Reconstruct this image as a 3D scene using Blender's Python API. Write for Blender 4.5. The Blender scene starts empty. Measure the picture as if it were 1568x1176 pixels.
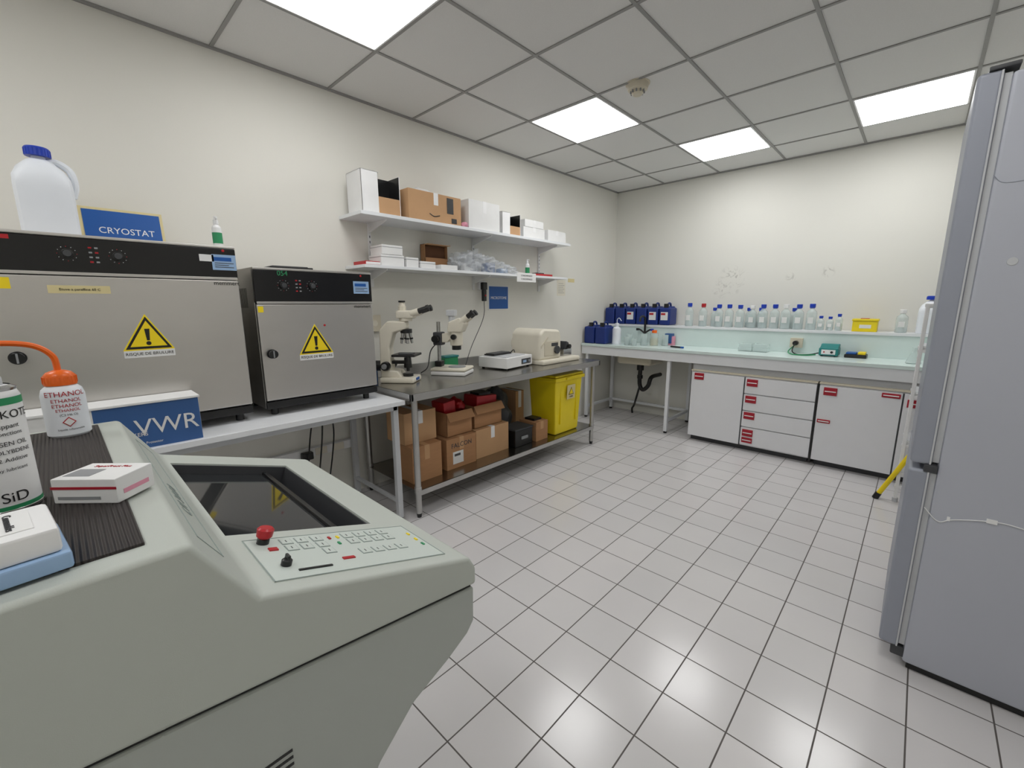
import bpy, bmesh, math, random
from mathutils import Matrix, Vector, noise
random.seed(4)
sc=bpy.context.scene
# ---------------------------------------------------------------- materials
def lin(c):
    return tuple(((v/255)/12.92 if v/255<=.04045 else ((v/255+.055)/1.055)**2.4) for v in c)+(1,)
def mat(name,col,rough=.5,metal=0,var=.06,scale=12,bump=0,alpha=1,emit=0,coat=0,bscale=None,stretch=None):
    m=bpy.data.materials.new(name); m.use_nodes=True
    nt=m.node_tree; N=nt.nodes; L=nt.links; b=N["Principled BSDF"]
    c=lin(col)
    tc=N.new("ShaderNodeTexCoord"); mp=N.new("ShaderNodeMapping"); L.new(tc.outputs["Object"],mp.inputs[0])
    if stretch: mp.inputs["Scale"].default_value=stretch
    nz=N.new("ShaderNodeTexNoise"); nz.inputs["Scale"].default_value=scale; nz.inputs["Detail"].default_value=4
    L.new(mp.outputs[0],nz.inputs["Vector"])
    mx=N.new("ShaderNodeMix"); mx.data_type='RGBA'
    mx.inputs[6].default_value=tuple(v*(1-var) for v in c[:3])+(1,)
    mx.inputs[7].default_value=tuple(min(1,v*(1+var)) for v in c[:3])+(1,)
    L.new(nz.outputs["Fac"],mx.inputs[0]); L.new(mx.outputs[2],b.inputs["Base Color"])
    b.inputs["Roughness"].default_value=rough; b.inputs["Metallic"].default_value=metal
    if coat: b.inputs["Coat Weight"].default_value=coat
    if alpha<1: b.inputs["Alpha"].default_value=alpha
    if emit:
        b.inputs["Emission Color"].default_value=c; b.inputs["Emission Strength"].default_value=emit
    if bump:
        n2=N.new("ShaderNodeTexNoise"); n2.inputs["Scale"].default_value=bscale or scale*4
        L.new(mp.outputs[0],n2.inputs["Vector"])
        bp=N.new("ShaderNodeBump"); bp.inputs["Strength"].default_value=bump; bp.inputs["Distance"].default_value=.002
        L.new(n2.outputs["Fac"],bp.inputs["Height"]); L.new(bp.outputs[0],b.inputs["Normal"])
    return m
WHITE=mat("white_plastic",(232,232,232),.4)
PAPER=mat("white_card",(226,226,225),.7)
LAM=mat("white_laminate",(228,230,233),.25,var=.03)
STEEL=mat("brushed_steel",(205,202,198),.36,1,var=.07,scale=2.2,stretch=(1,1.2,3))
STEELT=mat("steel_table_top",(165,162,156),.25,1,var=.1,scale=5)
STEELL=mat("steel_leg",(185,184,182),.35,.85,var=.05)
BLACK=mat("black_plastic",(22,22,23),.35)
BLACKG=mat("black_gloss",(14,14,16),.22)
DGREY=mat("dark_grey",(62,63,66),.5)
GREY=mat("mid_grey",(140,142,144),.5)
LGREY=mat("light_grey_paint",(194,196,199),.45)
CREAM=mat("cream_paint",(222,216,200),.4)
BEIGE=mat("beige_plastic",(208,200,180),.45)
CARD=mat("cardboard",(170,126,88),.85,var=.12,scale=8,bump=.2,stretch=(1,1,6))
CARD2=mat("cardboard_light",(192,152,112),.85,var=.1,scale=8)
CARDD=mat("cardboard_inner",(96,64,42),.9)
RED=mat("red_plastic",(176,24,34),.35)
DRED=mat("handle_red",(168,26,44),.4)
BLUEC=mat("blue_cap",(22,60,176),.35)
JBLUE=mat("blue_jerrycan",(18,46,120),.4)
SBLUE=mat("sign_blue",(18,84,160),.4,var=.03)
BXBLUE=mat("box_blue",(52,92,148),.5,var=.08)
SYEL=mat("sign_border",(214,200,150),.5)
YEL=mat("warning_yellow",(242,214,20),.45,var=.03)
YBIN=mat("yellow_bin",(236,212,30),.4,var=.04)
ORANGE=mat("orange_plastic",(236,104,22),.35)
HDPE=mat("translucent_white",(228,232,238),.45,var=.03)
TEAL=mat("teal_metal",(30,124,122),.4)
GREEN=mat("green_label",(40,140,90),.5)
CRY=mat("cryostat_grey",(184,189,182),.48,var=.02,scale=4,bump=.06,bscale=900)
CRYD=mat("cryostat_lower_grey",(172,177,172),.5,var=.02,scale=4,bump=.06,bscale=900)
CRYP=mat("panel_overlay",(196,204,198),.4,var=.02)
KEY=mat("key_grey",(146,158,154),.4)
GLASSD=mat("dark_window_glass",(42,44,46),.06,0,var=.02,coat=.5)
FR=mat("fridge_enamel",(180,183,193),.4,.1,var=.03,scale=3,bump=.05,bscale=600)
FRD=mat("fridge_door_edge",(150,154,165),.42,.1,var=.03)
BOT=mat("bottle_glass",(215,230,228),.08,0,alpha=.35)
LIQ=mat("clear_liquid",(206,220,222),.1,alpha=.45)
YLIQ=mat("yellow_liquid",(226,196,120),.2)
BAG=mat("plastic_bag",(222,226,230),.18,alpha=.3,bump=.6,bscale=30)
LCD=mat("lcd_blue",(150,180,215),.3)
BENCHT=mat("bench_top_aqua",(214,229,226),.22,var=.03)
PINK=mat("pink_card",(220,150,170),.6)
PANEL=mat("light_panel_diffuser",(255,255,255),.5,emit=10.2,var=0)
SILV=mat("silver",(190,190,190),.2,1)
def ribmat():
    m=mat("ribbed_rubber",(48,42,40),.6)
    nt=m.node_tree;N=nt.nodes;L=nt.links;b=N["Principled BSDF"]
    tc=N.new("ShaderNodeTexCoord");w=N.new("ShaderNodeTexWave");w.bands_direction='Y';w.inputs["Scale"].default_value=60
    L.new(tc.outputs["Object"],w.inputs["Vector"])
    bp=N.new("ShaderNodeBump");bp.inputs["Strength"].default_value=1;bp.inputs["Distance"].default_value=.002
    L.new(w.outputs["Fac"],bp.inputs["Height"]);L.new(bp.outputs[0],b.inputs["Normal"])
    return m
RIB=ribmat()
# ---------------------------------------------------------------- builder
def catmull(pts,n=8):
    P=[Vector(p) for p in pts]
    if len(P)<3: return P
    P=[P[0]*2-P[1]]+P+[P[-1]*2-P[-2]]
    out=[]
    for i in range(1,len(P)-2):
        for k in range(n):
            t=k/n;a,b,c,d=P[i-1:i+3]
            out.append(.5*((2*b)+(c-a)*t+(2*a-5*b+4*c-d)*t*t+(3*b-a-3*c+d)*t**3))
    out.append(P[-2]);return out
class Ob:
    def __init__(s,name,M=None):
        s.name=name;s.bm=bmesh.new();s.mats=[];s.M=M or Matrix()
    def add(s,bm,m,M=None,smooth=True):
        if m not in s.mats:s.mats.append(m)
        i=s.mats.index(m)
        for f in bm.faces:f.material_index=i;f.smooth=smooth
        bmesh.ops.transform(bm,matrix=s.M@(M or Matrix()),verts=bm.verts)
        me=bpy.data.meshes.new("t");bm.to_mesh(me);bm.free();s.bm.from_mesh(me);bpy.data.meshes.remove(me)
    def box(s,a,b,m,bev=.003,M=None,seg=2,taper=None):
        bm=bmesh.new();bmesh.ops.create_cube(bm,size=1)
        d=[abs(b[i]-a[i]) for i in range(3)];c=[(a[i]+b[i])/2 for i in range(3)]
        for v in bm.verts:
            k=(taper if (taper and v.co.z<0) else 1)
            v.co=Vector((c[0]+v.co.x*d[0]*k,c[1]+v.co.y*d[1]*k,c[2]+v.co.z*d[2]))
        bev=min(bev,min(d)*.45)
        if bev>0:bmesh.ops.bevel(bm,geom=bm.edges[:],offset=bev,segments=seg,affect='EDGES',profile=.5)
        s.add(bm,m,M)
    def lathe(s,prof,p,m,M=None,seg=28):
        bm=bmesh.new();rings=[]
        for r,z in prof:
            if r<=1e-5:rings.append([bm.verts.new((p[0],p[1],p[2]+z))])
            else:rings.append([bm.verts.new((p[0]+r*math.cos(2*math.pi*k/seg),p[1]+r*math.sin(2*math.pi*k/seg),p[2]+z)) for k in range(seg)])
        for A,B in zip(rings,rings[1:]):
            for k in range(seg):
                k2=(k+1)%seg
                if len(A)==1 and len(B)==1:continue
                if len(A)==1:bm.faces.new((A[0],B[k2],B[k]))
                elif len(B)==1:bm.faces.new((A[k],A[k2],B[0]))
                else:bm.faces.new((A[k],A[k2],B[k2],B[k]))
        s.add(bm,m,M)
    def cyl(s,a,b,r,m,r2=None,seg=24,M=None,bev=.001):
        a=Vector(a);b=Vector(b);d=b-a;h=d.length;r2=r if r2 is None else r2
        q=d.to_track_quat('Z','Y').to_matrix().to_4x4()
        T=Matrix.Translation(a)@q
        e=min(bev,h*.3,r*.4,r2*.4)
        s.lathe([(0,0),(r-e,0),(r,e),(r2,h-e),(r2-e,h),(0,h)],(0,0,0),m,(M or Matrix())@T,seg)
    def tube(s,pts,r,m,seg=8,smooth=True,M=None):
        P=catmull(pts) if smooth else [Vector(p) for p in pts]
        bm=bmesh.new();rings=[];up=Vector((0,0,1))
        pn=None
        for i,p in enumerate(P):
            t=(P[min(i+1,len(P)-1)]-P[max(i-1,0)]).normalized()
            if pn is None:
                pn=t.cross(up)
                if pn.length<.05:pn=t.cross(Vector((1,0,0)))
            n=(pn-t*pn.dot(t)).normalized();pn=n;bb=t.cross(n)
            rings.append([bm.verts.new(p+r*(n*math.cos(2*math.pi*k/seg)+bb*math.sin(2*math.pi*k/seg))) for k in range(seg)])
        for A,B in zip(rings,rings[1:]):
            for k in range(seg):bm.faces.new((A[k],A[(k+1)%seg],B[(k+1)%seg],B[k]))
        bm.faces.new(rings[0][::-1]);bm.faces.new(rings[-1])
        bmesh.ops.recalc_face_normals(bm,faces=bm.faces[:])
        s.add(bm,m,M)
    def prism(s,pts,x0,x1,m,plane='YZ',bev=.003,M=None,seg=3):
        bm=bmesh.new()
        def mk(a,b,w):
            return {'YZ':(w,a,b),'XZ':(a,w,b),'XY':(a,b,w)}[plane]
        A=[bm.verts.new(mk(a,b,x0)) for a,b in pts];B=[bm.verts.new(mk(a,b,x1)) for a,b in pts]
        n=len(pts)
        bm.faces.new(A);bm.faces.new(B[::-1])
        for k in range(n):bm.faces.new((A[k],B[k],B[(k+1)%n],A[(k+1)%n]))
        bmesh.ops.recalc_face_normals(bm,faces=bm.faces[:])
        if bev>0:bmesh.ops.bevel(bm,geom=bm.edges[:],offset=bev,segments=seg,affect='EDGES',profile=.5)
        s.add(bm,m,M)
    def blob(s,c,sz,m,amp=.3,sub=4,seed=0,freq=2.0,M=None,flat=None):
        bm=bmesh.new();bmesh.ops.create_icosphere(bm,subdivisions=sub,radius=1)
        for v in bm.verts:
            n=noise.noise(v.co*freq+Vector((seed,seed*2,0)));n2=noise.noise(v.co*freq*3+Vector((seed,0,seed)))
            k=1+amp*n+amp*.5*abs(n2)
            v.co=Vector((c[0]+v.co.x*k*sz[0],c[1]+v.co.y*k*sz[1],c[2]+v.co.z*k*sz[2]))
            if flat is not None and v.co.z<flat:v.co.z=flat
        s.add(bm,m,M)
    def text(s,t,size,m,M,align='CENTER'):
        c=bpy.data.curves.new("f","FONT");c.body=t;c.size=size;c.align_x=align;c.align_y='CENTER';c.extrude=.0004;c.resolution_u=3
        o=bpy.data.objects.new("f",c);sc.collection.objects.link(o)
        dg=bpy.context.evaluated_depsgraph_get();me=bpy.data.meshes.new_from_object(o.evaluated_get(dg))
        bm=bmesh.new();bm.from_mesh(me);s.add(bm,m,M,False)
        bpy.data.objects.remove(o);bpy.data.meshes.remove(me)
    def done(s,ang=35,wn=True):
        me=bpy.data.meshes.new(s.name)
        vs=[v.co for v in s.bm.verts]
        lo=Vector([min(v[i] for v in vs) for i in range(3)]);hi=Vector([max(v[i] for v in vs) for i in range(3)])
        o=Vector(((lo.x+hi.x)/2,(lo.y+hi.y)/2,lo.z))
        bmesh.ops.translate(s.bm,vec=-o,verts=s.bm.verts)
        s.bm.to_mesh(me);s.bm.free()
        for m in s.mats:me.materials.append(m)
        me.set_sharp_from_angle(angle=math.radians(ang))
        ob=bpy.data.objects.new(s.name,me);ob.location=o;sc.collection.objects.link(ob)
        if wn:
            w=ob.modifiers.new("wn","WEIGHTED_NORMAL");w.keep_sharp=True;w.weight=80
        return ob
def T(x,y,z,rz=0,s=1):return Matrix.Translation((x,y,z))@Matrix.Rotation(math.radians(rz),4,'Z')@Matrix.Scale(s,4)
def FX(x,y,z,rot=0):
    return Matrix(((0,0,1,x),(1,0,0,y),(0,1,0,z),(0,0,0,1)))@Matrix.Rotation(math.radians(rot),4,'Z')
# ---------------------------------------------------------------- room shell
XR,YB,YF,H=3.78,5.03,-1.7,2.727
def wallmat(name,col,stains=False):
    m=mat(name,col,.75,var=.025,scale=1.3,bump=.12,bscale=220)
    if stains:
        nt=m.node_tree;N=nt.nodes;L=nt.links;b=N["Principled BSDF"]
        last=b.inputs["Base Color"].links[0].from_socket
        ge=N.new("ShaderNodeNewGeometry")
        for (p,r,k) in [((1.41,YB,1.61),.17,.6),((2.25,YB,1.66),.06,.6),((1.3,YB,1.5),.09,.45),((1.95,YB,1.62),.05,.5)]:
            d=N.new("ShaderNodeVectorMath");d.operation='DISTANCE';d.inputs[1].default_value=p;L.new(ge.outputs["Position"],d.inputs[0])
            nz=N.new("ShaderNodeTexNoise");nz.inputs["Scale"].default_value=14;nz.inputs["Distortion"].default_value=2;L.new(ge.outputs["Position"],nz.inputs["Vector"])
            mr=N.new("ShaderNodeMapRange");mr.inputs[1].default_value=r;mr.inputs[2].default_value=r*.3;mr.inputs[3].default_value=0;mr.inputs[4].default_value=k
            L.new(d.outputs["Value"],mr.inputs[0])
            cr=N.new("ShaderNodeMapRange");cr.inputs[1].default_value=.5;cr.inputs[2].default_value=.66;L.new(nz.outputs["Fac"],cr.inputs[0])
            mu=N.new("ShaderNodeMath");mu.operation='MULTIPLY';L.new(mr.outputs[0],mu.inputs[0]);L.new(cr.outputs[0],mu.inputs[1])
            mx=N.new("ShaderNodeMix");mx.data_type='RGBA';L.new(mu.outputs[0],mx.inputs[0]);L.new(last,mx.inputs[6]);mx.inputs[7].default_value=lin((160,158,150))
            last=mx.outputs[2]
        L.new(last,b.inputs["Base Color"])
    return m
def slab(name,a,b,m):
    o=Ob(name);o.box(a,b,m,0);return o.done(wn=False)
WL=wallmat("wall_paint",(225,223,215));WB=wallmat("wall_paint_back",(223,222,215),True)
slab("wall_left",(-.1,YF-.1,0),(0,YB+.1,H),WL)
slab("wall_back",(0,YB,0),(XR,YB+.1,H),WB)
slab("wall_right",(XR,YF-.1,0),(XR+.1,YB+.1,H),WL)
slab("wall_front",(0,YF-.1,0),(XR,YF,H),WL)
fm=bpy.data.materials.new("floor_tiles");fm.use_nodes=True
nt=fm.node_tree;N=nt.nodes;L=nt.links;b=N["Principled BSDF"]
ge=N.new("ShaderNodeNewGeometry");mp=N.new("ShaderNodeMapping");mp.inputs["Location"].default_value=(-2.205+.2135*20,-1.107+.2135*20,0)
L.new(ge.outputs["Position"],mp.inputs[0])
br=N.new("ShaderNodeTexBrick");br.offset=0;br.inputs["Scale"].default_value=1;br.inputs["Brick Width"].default_value=.2135;br.inputs["Row Height"].default_value=.2135
br.inputs["Mortar Size"].default_value=.0026;br.inputs["Mortar Smooth"].default_value=.15
br.inputs["Color1"].default_value=lin((216,213,213));br.inputs["Color2"].default_value=lin((210,208,208));br.inputs["Mortar"].default_value=lin((92,87,84))
L.new(mp.outputs[0],br.inputs["Vector"])
nz=N.new("ShaderNodeTexNoise");nz.inputs["Scale"].default_value=3;nz.inputs["Detail"].default_value=5;L.new(ge.outputs["Position"],nz.inputs["Vector"])
mx=N.new("ShaderNodeMix");mx.data_type='RGBA';mx.blend_type='MULTIPLY';mx.inputs[0].default_value=.08
L.new(br.outputs["Color"],mx.inputs[6]);L.new(nz.outputs["Fac"],mx.inputs[7]);L.new(mx.outputs[2],b.inputs["Base Color"])
mr=N.new("ShaderNodeMapRange");mr.inputs[3].default_value=.17;mr.inputs[4].default_value=.23;L.new(nz.outputs["Fac"],mr.inputs[0])
b.inputs["IOR"].default_value=1.6
ad=N.new("ShaderNodeMath");ad.operation='MAXIMUM';L.new(mr.outputs[0],ad.inputs[0])
m7=N.new("ShaderNodeMath");m7.operation='MULTIPLY';m7.inputs[1].default_value=.8;L.new(br.outputs["Fac"],m7.inputs[0]);L.new(m7.outputs[0],ad.inputs[1]);L.new(ad.outputs[0],b.inputs["Roughness"])
iv=N.new("ShaderNodeMath");iv.operation='SUBTRACT';iv.inputs[0].default_value=1;L.new(br.outputs["Fac"],iv.inputs[1])
bu=N.new("ShaderNodeBump");bu.inputs["Strength"].default_value=.5;bu.inputs["Distance"].default_value=.002;L.new(iv.outputs[0],bu.inputs["Height"]);L.new(bu.outputs[0],b.inputs["Normal"])
slab("floor",(0,YF,-.1),(XR,YB,0),fm)
CEIL=mat("ceiling_tile",(226,225,223),.85,var=.05,scale=160,bump=.3,bscale=300)
slab("ceiling",(0,YF,H),(XR,YB,H+.1),CEIL)
xs=[.6*i for i in range(1,7)];ys=[1.3985+.6284*j for j in range(-4,6)]
g=Ob("trim_ceiling_grid");GR=mat("grid_bar",(150,149,147),.5)
for x in xs:g.box((x-.009,YF,H-.006),(x+.009,YB,H),GR,.001)
for y in ys:g.box((0,y-.009,H-.0055),(XR,y+.009,H),GR,.001)
for a,b_ in [((0,YF,H-.012),(.018,YB,H)),((0,YB-.018,H-.012),(XR,YB,H))]:g.box(a,b_,GR,.001)
g.done()
def panel(i,j):
    x0,x1=.6*i+.01,.6*(i+1)-.01;y0=1.3985+.6284*j+.01;y1=y0+.6084
    o=Ob("ceiling_light_panel")
    o.box((x0,y0,H-.007),(x1,y1,H-.002),WHITE,.001)
    o.box((x0+.012,y0+.012,H-.009),(x1-.012,y1-.012,H-.006),PANEL,0)
    o.done(wn=False)
for ij in [(1,-1),(1,2),(2,4),(4,4),(4,-1),(1,-4),(4,-4)]:panel(*ij)  # end of list: unseen panels overhead and behind camera, added for extra light
o=Ob("smoke_detector",T(1.46,2.71,H,0,1.2));o.lathe([(0,-.055),(.022,-.055),(.03,-.048),(.032,-.036),(.05,-.03),(.055,-.014),(.055,-.004),(.062,-.004),(.062,0),(0,0)],(0,0,0),BEIGE)
for k in range(10):
    a=k*math.pi/5;o.box((.034*math.cos(a)-.003,.034*math.sin(a)-.003,-.047),(.034*math.cos(a)+.003,.034*math.sin(a)+.003,-.03),GREY,0)
o.done()
# ---------------------------------------------------------------- left white bench
o=Ob("laboratory_bench")
o.box((.01,-.9,.772),(.70,1.405,.80),LAM,.003)
o.box((.05,-.85,.735),(.08,1.38,.772),LGREY,.002);o.box((.62,-.85,.735),(.65,1.38,.772),LGREY,.002)
for y in (-.85,1.35):
    o.box((.05,y,.735),(.65,y+.03,.771),LGREY,.002)
    for x in (.05,.615):
        o.box((x,y,.02),(x+.035,y+.035,.772),LGREY,.003);o.cyl((x+.017,y+.017,0),(x+.017,y+.017,.022),.018,BLACK)
    o.box((.07,y+.005,.12),(.63,y+.025,.145),LGREY,.002)
o.done()
# ---------------------------------------------------------------- ovens
def triangle(o,x,y,z,s):
    h=s*.88
    def tri(k,m,d):
        c=z+h*.36
        pts=[(y-s/2*k,c-h*.36*k),(y+s/2*k,c-h*.36*k),(y,c+h*.64*k)]
        o.prism(pts,x,x+d,m,'YZ',.0)
    tri(1.12,YEL,.001);tri(1,BLACK,.0016);tri(.80,YEL,.0022)
    o.prism([(y-.009*s/.16,z+h*.62),(y+.009*s/.16,z+h*.62),(y+.005*s/.16,z+h*.26),(y-.005*s/.16,z+h*.26)],x,x+.003,BLACK,'YZ',0)
    o.cyl((x,y,z+h*.17),(x+.003,y,z+h*.17),.009*s/.16,BLACK)
    o.box((x,y-s*.55,z-.036),(x+.0012,y+s*.55,z-.006),PAPER,0)
    o.text("RISQUE DE BRULURE",s*.112,BLACK,FX(x+.0016,y,z-.021))
def oven(name,y0,y1,z0,z1,zp,xf,tri,knob,dials,disp,deep):
    o=Ob(name)
    o.box((xf-deep,y0,z0),(xf-.03,y1,z1),STEEL,.004)
    o.box((xf-.03,y0+.004,z0),(xf-.022,y1-.004,z1-.004),BLACK,.001)
    o.box((xf-.024,y0,z0+.045),(xf,y1,zp-.008),STEEL,.006)
    o.box((xf-.024,y0,z0),(xf-.004,y1,z0+.038),BLACK,.003)
    o.box((xf-.03,y0,zp),(xf,y1,z1-.012),BLACKG,.004)
    o.box((xf-.03,y0,z1-.012),(xf+.001,y1,z1),STEEL,.003)
    o.box((xf-.001,y0+.003,zp-.006),(xf+.002,y1-.003,zp+.006),STEEL,.001)
    for x in (xf-.06,xf-deep+.06):
        for y in (y0+.05,y1-.05):o.cyl((x,y,.8),(x,y,z0+.002),.018,BLACK)
    for k in range(6):
        for ys_ in (y0-.0008,y1-.0012):
            o.box((xf-deep*.6+k*.022,ys_,z1-.2),(xf-deep*.6+k*.022+.008,ys_+.002,z1-.1),BLACK,0)
    o.cyl((xf,knob[0],knob[1]),(xf+.012,knob[0],knob[1]),.024,BLACK,seg=32);o.cyl((xf+.012,knob[0],knob[1]),(xf+.04,knob[0],knob[1]),.019,BLACK,.021,32)
    o.box((xf+.038,knob[0]-.003,knob[1]-.018),(xf+.043,knob[0]+.003,knob[1]+.018),GREY,.001)
    zc=(zp+z1)/2
    for k,dy in enumerate(dials):
        o.cyl((xf,dy,zc),(xf+.010,dy,zc),.017,BLACK,seg=28);o.cyl((xf+.01,dy,zc),(xf+.018,dy,zc),.012,DGREY)
        for q in range(12):
            an=q*math.pi/6;o.box((xf,dy+.027*math.cos(an)-.0012,zc+.027*math.sin(an)-.0012),(xf+.001,dy+.027*math.cos(an)+.0012,zc+.027*math.sin(an)+.0012),LGREY if q%3 else RED,0)
    d0=(dials[0]+dials[-1])/2
    for r in range(4):
        for k in range(2):
            o.box((xf,d0-.012+k*.018,zc-.03+r*.018),(xf+.0012,d0-.002+k*.018,zc-.024+r*.018),GREY if (r+k)%3 else RED,0)
    o.box((xf,disp-.048,zc-.036),(xf+.002,disp+.048,zc+.034),LCD,.0005)
    o.box((xf,disp-.040,zc+.005),(xf+.0026,disp+.03,zc+.022),SBLUE,0)
    for r in range(3):o.box((xf,disp-.038,zc-.024+r*.009),(xf+.0026,disp+.038-.02*(r%2),zc-.021+r*.009),DGREY,0)
    o.cyl((xf,disp,z1-.022),(xf+.004,disp,z1-.022),.006,RED)
    o.text("memmert",.026,BLACK,FX(xf+.0025,disp,zp-.022))
    triangle(o,xf,*tri)
    return o
XO=.52
o=oven("laboratory_oven",-.44,.635,.84,1.648,1.50,XO,(.268,1.195,.155),(-.11,1.19),[.07,.215],.585,.48)
o.box((XO,.0,1.425),(XO+.001,.175,1.455),SYEL,0);o.text("Etuve a paraffine 60 C",.013,BLACK,FX(XO+.0015,.088,1.44))
o.box((XO,.49,1.575),(XO+.002,.545,1.605),PAPER,0)
o.box((XO,-.16,1.44),(XO+.001,-.09,1.48),YEL,0)
o.box((XO,-.2,1.615),(XO+.001,-.07,1.63),RED,0)
o.done()
o=oven("laboratory_oven",.70,1.328,.84,1.562,1.388,XO,(.975,1.117,.165),(.745,1.13),[.835,.98],1.262,.42)
o.text("054",.035,GREEN,FX(XO+.002,.835,1.535))
o.box((XO,.705,1.34),(XO+.001,.73,1.37),YEL,0)
o.cyl((XO,1.03,1.265),(XO+.004,1.03,1.265),.006,RED)
o.done()
o=Ob("black_tray");o.box((.34,.80,1.562),(.46,1.02,1.575),BLACK,.004);o.box((.36,.82,1.570),(.44,1.0,1.580),DGREY,.002);o.done()
def jug(name,x,y,z,w,d,h,m,cap,rz=0,handle=True):
    o=Ob(name,T(x,y,z,rz))
    bm=bmesh.new()
    rings=[]
    prof=[(.94,0),(1,.02),(1,.55),(.97,.66),(.80,.76),(.45,.85),(.24,.88),(.24,.93)]
    n=32
    for k,zz in prof:
        r=[]
        for i in range(n):
            a=2*math.pi*i/n;c_,s_=math.cos(a),math.sin(a)
            p=5 if zz<.7 else 2.5
            q=(abs(c_)**p+abs(s_)**p)**(-1/p)
            rad=k*q
            r.append(bm.verts.new((w/2*rad*c_,d/2*rad*s_,zz*h)))
        rings.append(r)
    for A,B in zip(rings,rings[1:]):
        for i in range(n):bm.faces.new((A[i],A[(i+1)%n],B[(i+1)%n],B[i]))
    bm.faces.new(rings[0][::-1]);bm.faces.new(rings[-1]);o.add(bm,m)
    if handle:
        o.tube([(0,d*.12,h*.84),(0,d*.30,h*.86),(0,d*.50,h*.78),(0,d*.54,h*.62),(0,d*.47,h*.48)],.013,m,10)
    rc=min(w,d)*.26
    o.lathe([(0,.90*h),(rc,.90*h),(rc,.985*h),(rc*.9,h),(0,h)],(0,0,0),cap)
    for q in range(20):
        a=q*math.pi/10;o.box((rc*math.cos(a)-.001,rc*math.sin(a)-.001,.905*h),(rc*math.cos(a)+.001,rc*math.sin(a)+.001,.98*h),cap,0)
    return o
jug("plastic_jug",.36,.045,1.648,.14,.165,.33,HDPE,BLUEC).done()
o=Ob("cryostat_sign",Matrix.Translation((.13,.29,1.648))@Matrix.Rotation(math.radians(-8),4,'Y'))
o.box((0,-.15,0),(.004,.15,.175),SYEL,.001);o.box((.003,-.138,.012),(.006,.138,.163),SBLUE,0);o.text("CRYOSTAT",.040,WHITE,FX(.0065,0.01,.072));o.done()
def spray(name,x,y,z,m,lab):
    o=Ob(name);o.lathe([(0,0),(.018,0),(.02,.004),(.02,.09),(.016,.1),(.009,.106),(.009,.112),(0,.112)],(x,y,z),m)
    o.lathe([(.0205,.02),(.0205,.07)],(x,y,z),lab)
    o.lathe([(0,.11),(.011,.11),(.011,.128),(.008,.13),(.007,.145),(0,.146)],(x,y,z),WHITE);o.box((x-.005,y-.004,z+.132),(x+.02,y+.004,z+.142),WHITE,.001);return o.done()
spray("spray_bottle",.42,.595,1.648,WHITE,GREEN)
o=Ob("lab_soaker_box");o.box((.53,-.16,.80),(.675,.385,.985),BXBLUE,.002);o.box((.528,-.165,.985),(.685,.39,.995),PAPER,.002)
o.box((.53,-.162,.80),(.676,.05,.985),PAPER,.001)
o.box((.55,.3855,.80),(.67,.3862,.985),PAPER,0)
o.text("VWR",.095,PAPER,FX(.6765,.27,.885));o.text("LAB SOAKERS",.022,PAPER,FX(.6765,.135,.86));o.text("Standard Surface Protector",.014,PAPER,FX(.6765,.17,.822))
o.box((.676,-.15,.88),(.6766,.04,.93),BXBLUE,0);o.done()
# ---------------------------------------------------------------- cryostat
YB0=-.78
cx0,cx1=1.61,2.37
top=[(YB0,1.12),(.07,1.12),(.13,1.022),(.472,.914),(.487,.887),(.487,.852),(.02,.912),(YB0,1.01)]
tmp=Ob("tmp");tmp.prism(top,cx0,cx1,CRY,'YZ',.0075,seg=4);shell=tmp.done(wn=False)
ct=Ob("cut");sl=math.atan2(.108,.342)
Mc=Matrix.Translation((0,.135,1.0205))@Matrix.Rotation(-sl,4,'X')
ct.box((1.70,.005,-.14),(2.165,.262,.08),CRY,0,M=Mc);cut=ct.done(wn=False)
bo=shell.modifiers.new("b","BOOLEAN");bo.operation='DIFFERENCE';bo.object=cut;bo.solver='EXACT'
dg=bpy.context.evaluated_depsgraph_get();me=bpy.data.meshes.new_from_object(shell.evaluated_get(dg))
loc=shell.location.copy()
c=Ob("cryostat");bm=bmesh.new();bm.from_mesh(me);bmesh.ops.translate(bm,vec=loc,verts=bm.verts)
bmesh.ops.triangulate(bm,faces=[f for f in bm.faces if len(f.verts)>4]);c.add(bm,CRY)
bpy.data.objects.remove(shell);bpy.data.objects.remove(cut)
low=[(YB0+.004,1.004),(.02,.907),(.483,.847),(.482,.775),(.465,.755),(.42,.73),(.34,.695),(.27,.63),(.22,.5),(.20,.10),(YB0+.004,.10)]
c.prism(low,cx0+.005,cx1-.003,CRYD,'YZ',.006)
c.prism([(YB0+.01,1.006),(.02,.9095),(.478,.8495),(.478,.845),(.02,.905),(YB0+.01,1.0)],cx0+.01,cx1-.008,BLACK,'YZ',0)
c.box((1.70,.005,-.10),(2.165,.262,-.09),BLACK,0,M=Mc)
c.box((1.702,.008,-.030),(2.163,.205,-.024),GLASSD,.001,M=Mc)
c.box((1.702,.205,-.035),(2.163,.218,-.018),BLACK,.002,M=Mc)
for (a,b_) in [((1.698,.003),(1.703,.264)),((2.162,.003),(2.167,.264)),((1.698,.003),(2.167,.007)),((1.698,.259),(2.167,.264))]:
    c.box((a[0],a[1],-.09),(b_[0],b_[1],-.004),DGREY,0,M=Mc)
c.box((2.195,.02,-.0005),(2.342,.315,.0012),CRYP,.0,M=Mc)
for e in [((2.195,.02),(2.342,.0215)),((2.195,.3135),(2.342,.315)),((2.195,.02),(2.1965,.315)),((2.3405,.02),(2.342,.315))]:
    c.box((e[0][0],e[0][1],.001),(e[1][0],e[1][1],.0018),KEY,0,M=Mc)
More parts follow.
